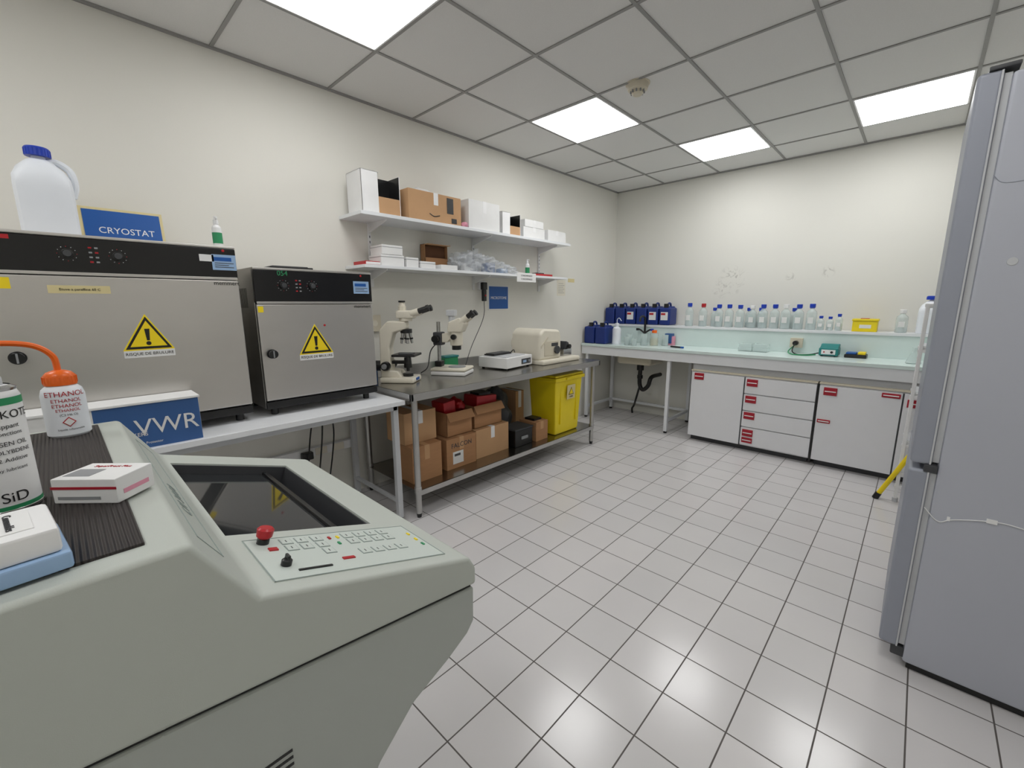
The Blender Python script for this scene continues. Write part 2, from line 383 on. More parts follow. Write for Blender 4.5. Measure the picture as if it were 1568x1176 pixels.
def keys(y0,x0,ny,nx):
    for i in range(ny):
        for j in range(nx):
            x=x0+j*.026;y=y0+i*.024
            c.box((x,y,.001),(x+.021,y+.018,.0020),KEY,0,M=Mc);c.box((x+.0012,y+.0012,.0015),(x+.0198,y+.0168,.0025),CRYP,0,M=Mc)
            c.box((x+.007,y+.008,.002),(x+.014,y+.0095,.0028),DGREY,0,M=Mc)
keys(.07,2.205,2,2);keys(.175,2.205,4,2);keys(.175,2.275,4,1);keys(.12,2.205,1,3)
for (x,y,m) in [(2.215,.148,RED),(2.215,.163,YEL),(2.24,.155,GREEN),(2.262,.30,YEL),(2.285,.30,GREEN),(2.235,.30,YEL)]:
    c.box((x,y,.001),(x+.009,y+.004,.003),m,0,M=Mc)
c.box((2.235,.045,.001),(2.245,.058,.003),RED,0,M=Mc);c.box((2.30,.135,.001),(2.307,.155,.003),RED,0,M=Mc)
c.box((2.318,.06,.001),(2.322,.11,.003),BLACK,0,M=Mc)
c.cyl((2.212,.045,0),(2.212,.045,.010),.009,BLACK,M=Mc);c.cyl((2.212,.045,.010),(2.212,.045,.027),.0115,RED,.0125,28,Mc,.003)
c.cyl((2.298,.05,0),(2.298,.05,.011),.0075,BLACK,M=Mc,bev=.002);c.box((2.2915,.0478,.008),(2.3045,.0522,.017),BLACK,.0015,M=Mc)
Ms=Matrix.Translation((0,.07,1.12))@Matrix.Rotation(-math.atan2(.098,.06),4,'X')
for e in [((1.72,.03),(2.30,.0315)),((1.72,.075),(2.30,.0765)),((2.2985,.03),(2.30,.0765)),((1.72,.03),(1.7215,.0765))]:
    c.box((e[0][0],e[0][1],-.001),(e[1][0],e[1][1],.0008),KEY,0,M=Ms)
c.text("C M  3 0 5 0",.028,KEY,Ms@Matrix.Translation((2.1,.054,.0006))@Matrix.Rotation(math.pi,4,'Z'))
c.box((1.645,YB0+.1,1.119),(2.335,.035,1.1235),RIB,.001)
for k in range(9):
    c.box((cx1-.006,.07,.772-k*.011),(cx1-.002,.145,.776-k*.011),BLACK,0)
c.box((cx0+.05,YB0+.05,.06),(cx1-.05,.15,.10),BLACK,.003)
for x in (cx0+.09,cx1-.09):
    for y in (YB0+.1,.09):
        c.cyl((x-.012,y,.032),(x+.012,y,.032),.032,DGREY,seg=24);c.box((x-.02,y-.02,.04),(x+.02,y+.02,.07),BLACK,.004)
c.done(24)
ZT=1.1235
def curved(o,t,size,m,p,r,z,ang):
    c_=bpy.data.curves.new("f","FONT");c_.body=t;c_.size=size;c_.align_x='CENTER';c_.align_y='CENTER'
    q=bpy.data.objects.new("f",c_);sc.collection.objects.link(q)
    me=bpy.data.meshes.new_from_object(q.evaluated_get(bpy.context.evaluated_depsgraph_get()))
    bm=bmesh.new();bm.from_mesh(me)
    for v in bm.verts:
        a=ang+v.co.x/r;v.co=Vector((p[0]+r*math.cos(a),p[1]+r*math.sin(a),p[2]+z+v.co.y))
    o.add(bm,m,None,False);bpy.data.objects.remove(q);bpy.data.meshes.remove(me)
o=Ob("wash_bottle");p=(1.70,-.008,ZT)
o.lathe([(0,0),(.029,0),(.032,.004),(.032,.082),(.029,.094),(.022,.101),(.020,.104),(0,.104)],p,HDPE,seg=36)
o.lathe([(0,.102),(.0235,.102),(.0245,.106),(.0235,.120),(.018,.127),(.008,.131),(0,.131)],p,ORANGE)
for q in range(24):
    a=q*math.pi/12;o.box((p[0]+.0238*math.cos(a)-.001,p[1]+.0238*math.sin(a)-.001,p[2]+.106),(p[0]+.0238*math.cos(a)+.001,p[1]+.0238*math.sin(a)+.001,p[2]+.119),ORANGE,0)
o.tube([(p[0],p[1],p[2]+.128),(p[0],p[1]-.004,p[2]+.160),(p[0]+.0,p[1]-.03,p[2]+.182),(p[0]+.01,p[1]-.08,p[2]+.188),(p[0]+.03,p[1]-.13,p[2]+.175)],.0052,ORANGE)
AN=math.radians(6)
for z_,m_,s_ in [(.086,RED,.014),(.073,RED,.010),(.063,RED,.010),(.054,RED,.008)]:curved(o,"ETHANOL",s_,m_,p,.0326,z_,AN)
curved(o,"(C2 H6 O)",.006,DGREY,p,.0326,.045,AN);curved(o,"Liquide inflammable",.005,DGREY,p,.0326,.016,AN)
M_=Matrix.Translation((p[0]+.0318,p[1]+.002,p[2]+.031))@Matrix.Rotation(math.radians(45),4,'X')
o.box((0,-.007,-.007),(.001,.007,.007),RED,0,M=M_);o.box((0,-.0055,-.0055),(.0015,.0055,.0055),PAPER,0,M=M_)
o.done()
o=Ob("aerosol_can");p=(2.095,-.075,ZT)
o.lathe([(0,0),(.031,0),(.033,.003),(.033,.145),(.030,.153),(.024,.158),(.012,.161),(0,.161)],p,WHITE,seg=36)
o.lathe([(.0333,.004),(.0333,.010)],p,GREEN,seg=36);o.lathe([(.0333,.136),(.0333,.145)],p,GREEN,seg=36)
o.lathe([(.0325,.0),(.034,.001),(.034,.004),(.033,.005)],p,SILV,seg=36)
o.lathe([(.030,.152),(.031,.156),(.026,.159)],p,SILV,seg=36)
o.lathe([(0,.158),(.020,.158),(.020,.168),(.012,.18),(.0,.182)],p,LGREY,seg=36)
for z_,t_,s_ in [(.124,"MOLYKOTE",.014),(.110,"Degrippant",.008),(.101,"multifonctions",.007),(.088,"KRUSSEN OIL",.008),(.078,"OF MOLYBDENE",.007),(.068,"MoS2 Additive",.007),(.056,"spray lubricant",.006),(.02,"SiD",.018)]:
    curved(o,t_,s_,BLACK,p,.0336,z_,math.radians(22))
o.done()
o=Ob("microscope_slide_box",T(2.138,.018,ZT,44))
o.box((-.042,-.030,0),(.042,.030,.034),PAPER,.002)
o.box((-.0425,-.0306,.020),(.0425,-.0300,.0235),DRED,0);o.box((.0421,-.02,.01),(.0426,.02,.016),PINK,0)
o.box((-.035,-.0306,.006),(.02,-.0301,.010),GREY,0)
o.box((-.035,-.02,.0339),(.0,.005,.0344),GREY,0);o.text("SuperFrost Plus",.008,DRED,Matrix.Translation((0,.016,.0342)));o.done()
o=Ob("coverslip_box",T(2.305,-.093,ZT,6));o.box((-.05,-.09,0),(.045,.070,.018),LCD,.003);o.box((-.048,-.085,.018),(.040,.065,.044),WHITE,.004)
o.box((-.035,-.06,.0435),(.025,.05,.045),PAPER,0)
for k in range(4):o.text("Consumables",.009,DGREY,Matrix.Translation((-.005,.035-.02*k,.0455)))
o.done()
# ---------------------------------------------------------------- steel table
ZS=.84
o=Ob("stainless_steel_table")
o.box((.02,1.425,ZS-.004),(.735,3.56,ZS),STEELT,.001);o.box((.715,1.425,ZS-.05),(.735,3.56,ZS-.002),STEELL,.003)
o.box((.02,1.425,ZS-.05),(.04,3.56,ZS-.002),STEELL,.003);o.box((.02,1.425,ZS-.05),(.735,1.445,ZS-.002),STEELL,.003);o.box((.02,3.54,ZS-.05),(.735,3.56,ZS-.002),STEELL,.003)
o.box((.02,1.44,ZS),(.035,3.56,ZS+.07),STEELL,.003)
for x in (.07,.69):
    for y in (1.475,3.51):
        o.cyl((x,y,.03),(x,y,ZS-.01),.02,STEELL);o.cyl((x,y,0),(x,y,.04),.014,BLACK,.02);o.cyl((x,y,.17),(x,y,.21),.024,STEELL)
o.box((.05,1.46,.186),(.71,3.53,.19),STEELT,.001);o.box((.70,1.47,.155),(.712,3.52,.19),STEELL,.002);o.box((.05,1.47,.155),(.062,3.52,.19),STEELL,.002)
o.done()
ZL=.19
def carton(name,x0,y0,x1,y1,z0,z1,m=CARD,rz=0,open_=False,tape=True,txt=None,lab=False):
    cx_,cy_=(x0+x1)/2,(y0+y1)/2;w,d,h=(x1-x0)/2,(y1-y0)/2,z1-z0
    o=Ob(name,T(cx_,cy_,z0,rz))
    if not open_:
        o.box((-w,-d,0),(w,d,h),m,.002)
        o.box((-w,-.0015,h-.001),(w,.0015,h+.001),CARDD if m in (CARD,CARD2) else GREY,0)
        if tape:o.box((-w-.0006,-.02,h*.6),(w+.0006,.02,h+.0012),CARD2 if m is CARD else WHITE,0)
    else:
        t=.004
        o.box((-w,-d,0),(w,d,t),m,0);o.box((-w,-d,0),(-w+t,d,h),m,.001);o.box((w-t,-d,0),(w,d,h),m,.001);o.box((-w,-d,0),(w,-d+t,h),m,.001);o.box((-w,d-t,0),(w,d,h),m,.001)
        o.box((0,-d,0),(.07,d,t),m,.0,M=Matrix.Translation((w-t,0,h))@Matrix.Rotation(math.radians(55),4,'Y'))
    if lab:o.box((w-.001,-d*.6,h*.15),(w+.001,d*.1,h*.55),PAPER,0);o.box((w,-d*.5,h*.4),(w+.0015,-d*.1,h*.48),DGREY,0)
    if txt:o.text(txt,min(.05,d*.4),DGREY,FX(w+.0012,0,h*.75))
    return o
carton("cardboard_box",.36,1.50,.60,1.74,ZL,.44,lab=False).done()
carton("cardboard_box",.30,1.50,.52,1.76,.442,.66,CARD2).done()
carton("cardboard_box",.36,1.80,.58,2.08,ZL,.42,txt="FALCON",lab=True).done()
o=carton("cardboard_box",.30,1.84,.54,2.08,.422,.60,CARD,open_=True);o.box((-.07,-.09,.10),(.08,.02,.26),RED,.01,M=Matrix.Rotation(.1,4,'X'));o.blob((.0,.06,.20),(.08,.05,.05),RED,.3,3,3);o.done()
carton("cardboard_box",.34,2.10,.56,2.46,ZL,.42,CARD2).done()
o=carton("cardboard_box",.30,2.12,.52,2.42,.422,.60,CARD,open_=True);o.box((-.08,-.11,.12),(.08,.11,.24),RED,.01,M=Matrix.Rotation(-.08,4,'X'));o.box((-.05,-.05,.23),(.06,.08,.26),BLACK,.006);o.done()
o=Ob("black_equipment_case");o.box((.42,2.50,ZL),(.60,2.72,.33),BLACK,.008);o.box((.415,2.495,.33),(.605,2.725,.345),DGREY,.004);o.box((.60,2.57,.25),(.612,2.65,.275),GREY,.003);o.done()
o=carton("cardboard_box",.42,2.745,.62,2.905,ZL,.36,CARD);o.box((-.06,-.05,.17),(.05,.05,.19),BLACK,.004);o.done()
o=Ob("folded_dust_cover");o.blob((.24,2.60,ZL+.2),(.15,.15,.24),DGREY,.25,4,7,flat=ZL);o.done()
carton("cardboard_box",.08,2.83,.30,2.94,ZL,.58,CARD2).done()
o=Ob("medical_waste_bin",T(.50,3.17,ZL))
o.box((-.16,-.21,0),(.16,.21,.53),YBIN,.02,taper=.86);o.box((-.175,-.225,.50),(.175,.225,.535),YBIN,.008);o.box((-.165,-.215,.535),(.165,.215,.56),YBIN,.02)
o.box((.13,-.08,.51),(.19,-.02,.53),YBIN,.003)
for y in (-.12,.12):o.box((.135,y-.008,.1),(.158,y+.008,.49),YBIN,.004)
Mt=Matrix.Rotation(math.radians(2.2),4,'Y')
o.box((.1535,-.05,.33),(.157,.07,.46),SYEL,0,M=Mt)
o.prism([(-.03,.37),(.05,.37),(.01,.44)],.156,.158,BLACK,'YZ',0,M=Mt);o.prism([(-.02,.376),(.04,.376),(.01,.43)],.157,.159,YEL,'YZ',0,M=Mt);o.text("DASRI",.02,BLACK,FX(.172,.01,.345))
o.done()
# ---------------------------------------------------------------- microscopes
o=Ob("compound_microscope",T(.31,1.64,ZS,38,1.10))
o.box((-.12,-.085,0),(.10,.085,.035),CREAM,.012);o.prism([(-.12,.03),(.02,.03),(-.01,.075),(-.12,.085)],-.06,.06,CREAM,'XZ',.01)
o.prism([(-.13,.05),(-.055,.05),(-.062,.22),(-.035,.31),(.05,.335),(.05,.385),(-.07,.385),(-.125,.33)],-.04,.04,CREAM,'XZ',.012)
o.cyl((.04,0,.035),(.04,0,.055),.032,BLACK);o.cyl((.04,0,.09),(.04,0,.155),.026,BLACK,.022);o.box((-.06,-.02,.115),(.03,.02,.135),BLACK,.003)
o.box((-.04,-.075,.165),(.11,.075,.18),BLACK,.004);o.box((-.0,-.06,.18),(.09,.0,.186),DGREY,.002);o.box((.06,-.085,.12),(.075,-.07,.17),BLACK,.003);o.cyl((.067,-.078,.08),(.067,-.078,.13),.010,BLACK)
for s_ in (-1,1):
    o.cyl((-.085,s_*.04,.105),(-.085,s_*.075,.105),.028,BLACK);o.cyl((-.085,s_*.075,.105),(-.085,s_*.09,.105),.016,GREY)
o.cyl((.04,0,.335),(.04,0,.31),.036,BLACK)
for a in range(4):
    an=a*math.pi/2+.5;dx,dy=math.cos(an)*.022,math.sin(an)*.022
    o.cyl((.04+dx,dy,.312),(.04+dx*1.5,dy*1.5,.245),.011,SILV,.008)
    o.cyl((.04+dx*1.3,dy*1.3,.28),(.04+dx*1.36,dy*1.36,.27),.0115,BLACK)
o.cyl((.04,0,.385),(.04,0,.405),.04,CREAM);o.box((-.01,-.045,.40),(.10,.045,.45),CREAM,.012)
o.cyl((.02,0,.45),(.02,0,.475),.024,CREAM);o.cyl((.02,0,.475),(.02,0,.50),.019,CREAM,.016);o.cyl((.02,0,.50),(.02,0,.51),.021,BLACK)
for s_ in (-1,1):
    o.cyl((.085,s_*.028,.43),(.135,s_*.030,.445),.021,CREAM);o.cyl((.13,s_*.030,.444),(.185,s_*.032,.462),.017,BLACK);o.cyl((.185,s_*.032,.462),(.20,s_*.032,.467),.020,BLACK)
o.cyl((-.125,0,.10),(-.19,0,.10),.034,BLACK);o.box((.06,-.03,.012),(.103,.03,.028),SBLUE,.001)
o.done()
o=Ob("stereo_microscope",T(.32,2.09,ZS,30,1.12))
o.box((-.13,-.10,0),(.12,.10,.03),WHITE,.012);o.box((-.13,-.10,.03),(.12,.10,.05),CREAM,.012);o.cyl((.03,0,.05),(.03,0,.054),.06,GREY,seg=36)
o.cyl((-.10,0,.05),(-.10,0,.36),.014,SILV);o.box((-.125,-.03,.05),(-.075,.03,.09),BLACK,.006)
o.box((-.13,-.035,.20),(-.065,.035,.29),DGREY,.008)
for s_ in (-1,1):o.cyl((-.10,s_*.035,.245),(-.10,s_*.075,.245),.024,BLACK)
o.prism([(-.07,.22),(-.03,.22),(.0,.25),(.0,.29),(-.07,.28)],-.025,.025,CREAM,'XZ',.006)
o.cyl((.03,0,.17),(.03,0,.20),.032,BLACK);o.cyl((.03,0,.20),(.03,0,.30),.043,CREAM,.046,bev=.004)
for s_ in (-1,1):o.cyl((.03,s_*.04,.26),(.03,s_*.065,.26),.018,BLACK)
o.prism([(-.02,.29),(.08,.29),(.11,.35),(.07,.39),(-.01,.36)],-.05,.05,CREAM,'XZ',.01)
for s_ in (-1,1):
    o.cyl((.07,s_*.030,.355),(.125,s_*.033,.395),.021,CREAM);o.cyl((.12,s_*.033,.391),(.155,s_*.034,.417),.017,BLACK);o.cyl((.155,s_*.034,.417),(.165,s_*.034,.425),.021,BLACK)
o.cyl((.0,0,.36),(.0,0,.40),.022,LGREY);o.box((-.03,-.03,.40),(.03,.03,.44),LGREY,.005)
o.tube([(-.12,.04,.22),(-.19,.06,.15),(-.2,.02,.04),(-.22,-.05,.006)],.004,BLACK)
o.done()
o=Ob("slide_warming_plate",T(.36,2.64,ZS,8))
o.box((-.15,-.19,.012),(.15,.19,.10),WHITE,.008);o.box((-.12,-.16,.10),(.12,.12,.106),LGREY,.002)
o.box((.15,.02,.030),(.153,.16,.075),DGREY,.001);o.box((.151,.04,.042),(.1545,.09,.062),LCD,.0);o.cyl((.15,.13,.052),(.16,.13,.052),.012,GREY)
for x in (-.12,.12):
    for y in (-.16,.16):o.cyl((x,y,0),(x,y,.014),.012,BLACK)
o.done()
o=Ob("black_slide_tray",T(.30,2.60,ZS+.1062,6));o.box((-.05,-.12,0),(.06,.12,.012),BLACK,.003);o.box((-.04,-.11,.011),(.05,.11,.018),DGREY,.002);o.tube([(.05,.12,.010),(.06,.15,.03),(.05,.18,.004)],.004,BLACK);o.done()
o=Ob("rotary_microtome",T(.37,3.13,ZS,0,1.2))
o.box((-.17,-.20,0),(.17,.27,.035),CREAM,.012)
o.prism([(-.20,.03),(.07,.03),(.07,.20),(.05,.25),(-.14,.265),(-.19,.23)],-.16,.13,CREAM,'YZ',.022,seg=4)
o.prism([(-.18,.12),(-.10,.19),(-.10,.205),(-.18,.14)],.1295,.133,BEIGE,'YZ',0)
o.box((.128,-.14,.06),(.134,.03,.17),BEIGE,.003);o.box((.132,-.06,.13),(.136,.02,.155),DGREY,.001)
o.box((-.06,.07,.11),(.08,.11,.19),GREY,.006);o.box((-.03,.11,.12),(.05,.145,.18),BLACK,.005);o.box((-.02,.145,.125),(.04,.16,.175),LGREY,.003)
o.cyl((.01,.13,.18),(.01,.13,.21),.012,BLACK)
o.box((-.07,.14,.035),(.10,.25,.09),SILV,.006);o.prism([(.17,.09),(.24,.09),(.22,.14),(.19,.15)],-.06,.09,DGREY,'YZ',.004)
for x in (-.08,.11):o.cyl((x-.01,.20,.11),(x+.01,.20,.11),.018,BLACK)
o.cyl((.13,.0,.10),(.15,.0,.10),.03,DGREY)
o.cyl((-.16,-.06,.14),(-.21,-.06,.14),.08,CREAM,seg=36)
o.done()
o=Ob("blue_pipette_tip_box");o.box((.08,1.46,ZS),(.17,1.53,ZS+.10),BXBLUE,.004);o.box((.078,1.458,ZS+.10),(.172,1.532,ZS+.13),LCD,.006);o.done()
o=Ob("green_sample_rack");o.box((.06,2.16,ZS),(.13,2.30,ZS+.10),GREEN,.004);o.box((.055,2.155,ZS+.10),(.135,2.305,ZS+.115),TEAL,.003);o.done()
# ---------------------------------------------------------------- shelves
o=Ob("bracket_shelf");o.box((.0,1.41,1.938),(.30,3.64,1.96),LAM,.002)
for y in (1.62,2.6,3.5):
    o.prism([(.0,1.938),(.24,1.938),(.24,1.93),(.02,1.875),(0,1.875)],y-.004,y+.004,WHITE,'XZ',0)
    o.box((0,y-.012,1.636),(.012,y+.012,1.938),WHITE,.001)
    for k in range(7):o.box((.0115,y-.003,1.66+k*.036),(.0125,y+.003,1.676+k*.036),DGREY,0)
o.done()
o=Ob("bracket_shelf");o.box((.0,1.43,1.615),(.27,3.64,1.635),LAM,.002)
for y in (1.62,2.6,3.5):
    o.prism([(.013,1.615),(.22,1.615),(.22,1.608),(.03,1.555),(.013,1.555)],y-.004,y+.004,WHITE,'XZ',0);o.box((0,y-.012,1.50),(.012,y+.012,1.615),WHITE,.001)
o.done()
S1,S2=1.96,1.635
def openbox(name,x0,y0,x1,y1,z0,z1,m,inner):
    o=Ob(name);t=.004
    o.box((x0,y0,z0),(x1,y1,z0+t),m,0);o.box((x0,y0,z0),(x0+t,y1,z1),m,.001)
    o.box((x0,y0,z0),(x1,y0+t,z1),m,.001);o.box((x0,y1-t,z0),(x1,y1,z1),m,.001);o.box((x0,y0,z1-t),(x1,y0+(y1-y0)*.45,z1),m,.001)
    o.box((x1-t,y0,z0),(x1,y0+(y1-y0)*.42,z1),m,.001);o.box((x1-t,y0+(y1-y0)*.4,z0),(x1-.001,y1,z0+(z1-z0)*.42),CARD2,.001)
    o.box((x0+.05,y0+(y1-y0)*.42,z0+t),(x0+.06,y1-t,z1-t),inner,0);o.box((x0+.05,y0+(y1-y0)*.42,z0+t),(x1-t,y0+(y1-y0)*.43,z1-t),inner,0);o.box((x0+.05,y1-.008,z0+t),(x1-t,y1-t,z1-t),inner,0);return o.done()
openbox("white_file_box",.08,1.44,.27,1.72,S1,2.215,WHITE,BLACK)
o=carton("cardboard_parcel",.03,1.79,.26,2.26,S1,2.165,CARD2,0,False,True);o.box((-.116,.10,.08),(.1165,.16,.19),BLACK,0);o.box((.1152,.14,.015),(.1165,.19,.05),BLACK,0)
o.tube([(.1165,-.06,.06),(.117,-.02,.045),(.117,.03,.055)],.003,BLACK);o.box((-.1,.0,.209),(.08,.2,.215),CARD,.001,M=Matrix.Rotation(.04,4,'Y'))
o.blob((0,-.05,.215),(.05,.12,.03),PAPER,.4,3,2);o.done()
carton("white_carton",.05,2.33,.27,2.67,S1,2.18,PAPER).done()
openbox("white_file_box",.10,2.70,.27,2.93,S1,2.14,WHITE,BLACK)
carton("white_carton",.10,2.98,.26,3.28,S1,2.055,PAPER).done();carton("white_carton",.11,3.0,.26,3.26,2.057,2.12,PAPER).done()
carton("white_carton",.10,3.33,.26,3.61,S1,2.065,PAPER).done()
o=Ob("pink_glove_pack");o.blob((.25,2.295,S1+.02),(.03,.03,.022),PINK,.3,3,5,flat=S1);o.done()
o=Ob("red_notebook");o.box((.08,1.45,S2),(.24,1.56,S2+.025),RED,.003);o.box((.085,1.455,S2+.004),(.241,1.561,S2+.02),PAPER,.001);o.done()
for k,(y0,y1,z0,z1) in enumerate([(1.57,1.75,S2,S2+.075),(1.58,1.74,S2+.077,S2+.14),(1.77,1.87,S2,S2+.07),(1.89,2.02,S2,S2+.05)]):
    o=Ob("white_reagent_box");o.box((.08,y0,z0),(.235,y1,z1),PAPER,.002);o.box((.08-.001,y0-.001,z1-.016),(.236,y1+.001,z1-.013),GREY,0);o.done()
o=Ob("white_reagent_box");o.box((.09,2.06,S2),(.25,2.22,S2+.035),PAPER,.002);o.done()
o=Ob("open_cardboard_box")
o.box((.02,2.04,S2),(.024,2.26,S2+.20),CARD,0);o.box((.02,2.04,S2),(.078,2.044,S2+.20),CARD,0);o.box((.02,2.256,S2),(.078,2.26,S2+.20),CARD,0);o.box((.02,2.04,S2),(.078,2.26,S2+.004),CARD,0);o.box((.074,2.04,S2),(.078,2.26,S2+.10),CARD,0);o.box((.02,2.04,S2+.196),(.078,2.26,S2+.20),CARD,0)
o.box((.025,2.045,S2+.02),(.05,2.255,S2+.19),CARDD,0);o.box((.076,2.04,S2+.195),(.12,2.26,S2+.199),CARD2,.0);o.done()
o=Ob("plastic_bag_pile")
for k,(x,y,z,a,b_,c_) in enumerate([(.15,2.36,.06,.07,.11,.07),(.15,2.55,.06,.08,.12,.08),(.16,2.74,.04,.07,.11,.055),(.15,2.45,.10,.06,.11,.06),(.18,2.86,.03,.06,.08,.035)]):
    o.blob((x,y,S2+z),(a,b_,c_),BAG,.7,4,k*3.1,3.4,flat=S2+.0005)
o.box((.10,2.60,S2+.001),(.16,2.72,S2+.09),BXBLUE,.01);o.box((.12,2.36,S2+.001),(.17,2.50,S2+.07),PAPER,.01);o.box((.12,2.76,S2+.001),(.20,2.84,S2+.045),LCD,.008);o.done(22,False)
spray("spray_bottle",.22,3.08,S2,WHITE,GREEN)
o=Ob("red_marker_tray");o.box((.16,3.16,S2),(.25,3.42,S2+.02),RED,.004);o.box((.17,3.2,S2+.018),(.24,3.3,S2+.03),DGREY,.003);o.done()
o=Ob("shelf_label");o.box((.2705,2.88,1.57),(.273,3.14,1.65),PAPER,.0005)
for k in range(2):o.text("CONSOMMABLES",.02,DGREY,FX(.2735,3.01,1.625-.03*k))
o.done()
o=Ob("power_socket");o.box((0,2.64,1.50),(.035,2.72,1.58),WHITE,.004);o.box((.035,2.655,1.50),(.075,2.705,1.565),BLACK,.006);o.box((.04,2.66,1.40),(.07,2.70,1.50),BLACK,.006);o.cyl((.07,2.68,1.45),(.078,2.68,1.45),.008,RED)
o.tube([(.055,2.68,1.40),(.06,2.66,1.25),(.05,2.52,1.0),(.06,2.44,.846)],.0032,DGREY);o.done()
o=Ob("microtome_sign");o.box((0,2.78,1.32),(.004,3.05,1.545),PAPER,.001);o.box((.004,2.79,1.33),(.0055,3.04,1.535),SBLUE,0);o.text("MICROTOME",.036,WHITE,FX(.006,2.915,1.43));o.done()
o=Ob("paper_notice");o.box((0,3.82,1.46),(.002,3.97,1.63),CREAM,0)
for k in range(6):o.box((.002,3.84,1.49+k*.02),(.0026,3.95-.02*(k%2),1.494+k*.02),GREY,0)
o.box((0,4.02,1.61),(.002,4.14,1.65),SYEL,0);o.done()
o=Ob("power_socket");o.box((0,1.56,1.18),(.03,1.66,1.30),BEIGE,.004);o.cyl((.03,1.61,1.24),(.032,1.61,1.24),.022,CREAM);o.done()
o=Ob("power_strip");o.box((.04,.85,.0),(.10,1.2,.045),WHITE,.006)
for k in range(4):o.cyl((.07,.9+k*.08,.045),(.07,.9+k*.08,.05),.02,GREY)
for k in range(3):o.tube([(.07,.95+k*.08,.05),(.12+.05*k,1.0+.05*k,.22),(.10,1.05+.08*k,.5),(.09,1.1+.05*k,.72)],.005,BLACK)
o.tube([(.2,.6,.01),(.35,.8,.01),(.3,1.05,.01),(.45,1.25,.01),(.25,1.3,.015),(.1,1.15,.02)],.006,BLACK)
o.tube([(.15,.9,.01),(.4,1.0,.01),(.5,1.2,.01),(.35,1.32,.012),(.2,1.2,.012)],.006,BLACK);o.done()
o=Ob("trim_cable_trunking");o.box((0,-.8,.36),(.04,1.40,.42),WHITE,.003)
for y in (.6,.75,1.1,1.22):o.box((.04,y,.365),(.045,y+.08,.415),CREAM,.002)
o.box((.045,1.0,.36),(.09,1.07,.41),BLACK,.006);o.done()
# ---------------------------------------------------------------- back bench
ZB=.91
o=Ob("tiled_laboratory_bench")
o.box((.01,4.30,ZB-.03),(XR-.01,5.02,ZB),BENCHT,.004)
o.box((.01,4.315,ZB-.125),(XR-.01,4.335,ZB-.03),LAM,.002)
for x in (.05,1.06):
    o.box((x,4.34,.02),(x+.035,4.375,ZB-.03),LAM,.003);o.box((x,4.93,.02),(x+.035,4.965,ZB-.03),LAM,.003);o.box((x+.003,4.37,.12),(x+.03,4.94,.15),LAM,.002)
    for y in (4.357,4.947):o.cyl((x+.017,y,0),(x+.017,y,.022),.018,BLACK)
o.box((.06,4.94,.12),(1.08,4.965,.15),LAM,.002);o.box((.06,4.93,.70),(1.3,4.965,.73),BEIGE,.002)
o.box((.01,4.78,ZB),(XR-.01,4.80,1.10),BENCHT,.002);o.box((.01,4.77,1.10),(XR-.01,5.02,1.125),LAM,.003)
o.done()
o=Ob("sink_basin");o.box((.38,4.50,.68),(.80,4.85,.879),BEIGE,.03,seg=4);o.cyl((.60,4.67,.60),(.60,4.67,.69),.04,BLACK);o.tube([(.60,4.67,.62),(.60,4.67,.44),(.64,4.67,.37),(.70,4.68,.42),(.72,4.72,.52),(.73,4.93,.53)],.024,BLACK,12);o.cyl((.60,4.67,.5),(.60,4.67,.54),.032,BLACK)
o.tube([(.60,4.67,.40),(.55,4.7,.25),(.45,4.85,.12),(.40,4.90,.06),(.4,4.91,.0)],.012,BLACK);o.done()
o=Ob("base_cabinet")
def handle(x,z,w=.09,h=.065):
    o.box((x-w/2,4.294,z-h/2),(x+w/2,4.303,z+h/2),DRED,.003);o.box((x-w*.42,4.289,z-.004),(x+w*.42,4.298,z+.004),WHITE,.002)
CAB=mat("cabinet_white",(230,231,234),.35,var=.02)
def frontp(x0,x1,z0,z1):o.box((x0,4.302,z0),(x1,4.32,z1),CAB,.002)
for (a,b_) in [(1.33,2.375),(2.385,XR-.02)]:
    o.box((a,4.32,.05),(b_,4.98,.71),CAB,.002);o.box((a+.02,4.36,0),(b_-.02,4.95,.05),DGREY,0);o.box((a,4.305,.712),(b_,4.98,.726),BEIGE,.001)
o.box((1.33,4.35,.726),(XR-.02,4.38,.785),LGREY,.0)
frontp(1.338,1.815,.055,.70)
zs=[.70,.545,.385,.23,.055]
for k in range(4):frontp(1.825,2.37,zs[k+1]+.008,zs[k])
frontp(2.39,2.905,.055,.70);frontp(2.915,3.43,.055,.70)
handle(1.41,.665)
for z_ in (.655,.50,.345,.18):handle(1.885,z_)
handle(1.885,.11,.09,.05)
handle(2.465,.655);handle(2.445,.40,.09,.03);handle(2.84,.675,.11,.035);handle(3.0,.63,.13,.06)
o.box((1.815,4.305,.05),(1.825,4.322,.7),DGREY,0);o.box((2.372,4.305,.02),(2.388,4.33,.71),BLACK,0);o.box((2.905,4.306,.05),(2.915,4.322,.7),DGREY,0)
o.done()
def jerry(name,x,y,z,w=.125,d=.19,h=.2,lab=True):
    o=Ob(name,T(x,y,z));o.box((-w/2,-d/2,0),(w/2,d/2,h*.86),JBLUE,.018,seg=3)
    o.prism([(-d*.42,h*.83),(d*.42,h*.83),(d*.3,h*.93),(-d*.1,h*.93)],-w*.38,w*.38,JBLUE,'YZ',.004)
    o.tube([(0,-d*.05,h*.88),(0,0,h*1.06),(0,d*.25,h*1.06),(0,d*.36,h*.84)],.011,JBLUE)
    o.cyl((0,-d*.28,h*.84),(0,-d*.28,h*1.06),.026,BLACK)
    if lab:o.box((-w*.32,-d/2-.001,h*.25),(w*.32,-d/2+.001,h*.65),PAPER,0);o.box((-w*.3,-d/2-.0015,h*.5),(w*.1,-d/2+.001,h*.6),RED,0)
    return o.done()
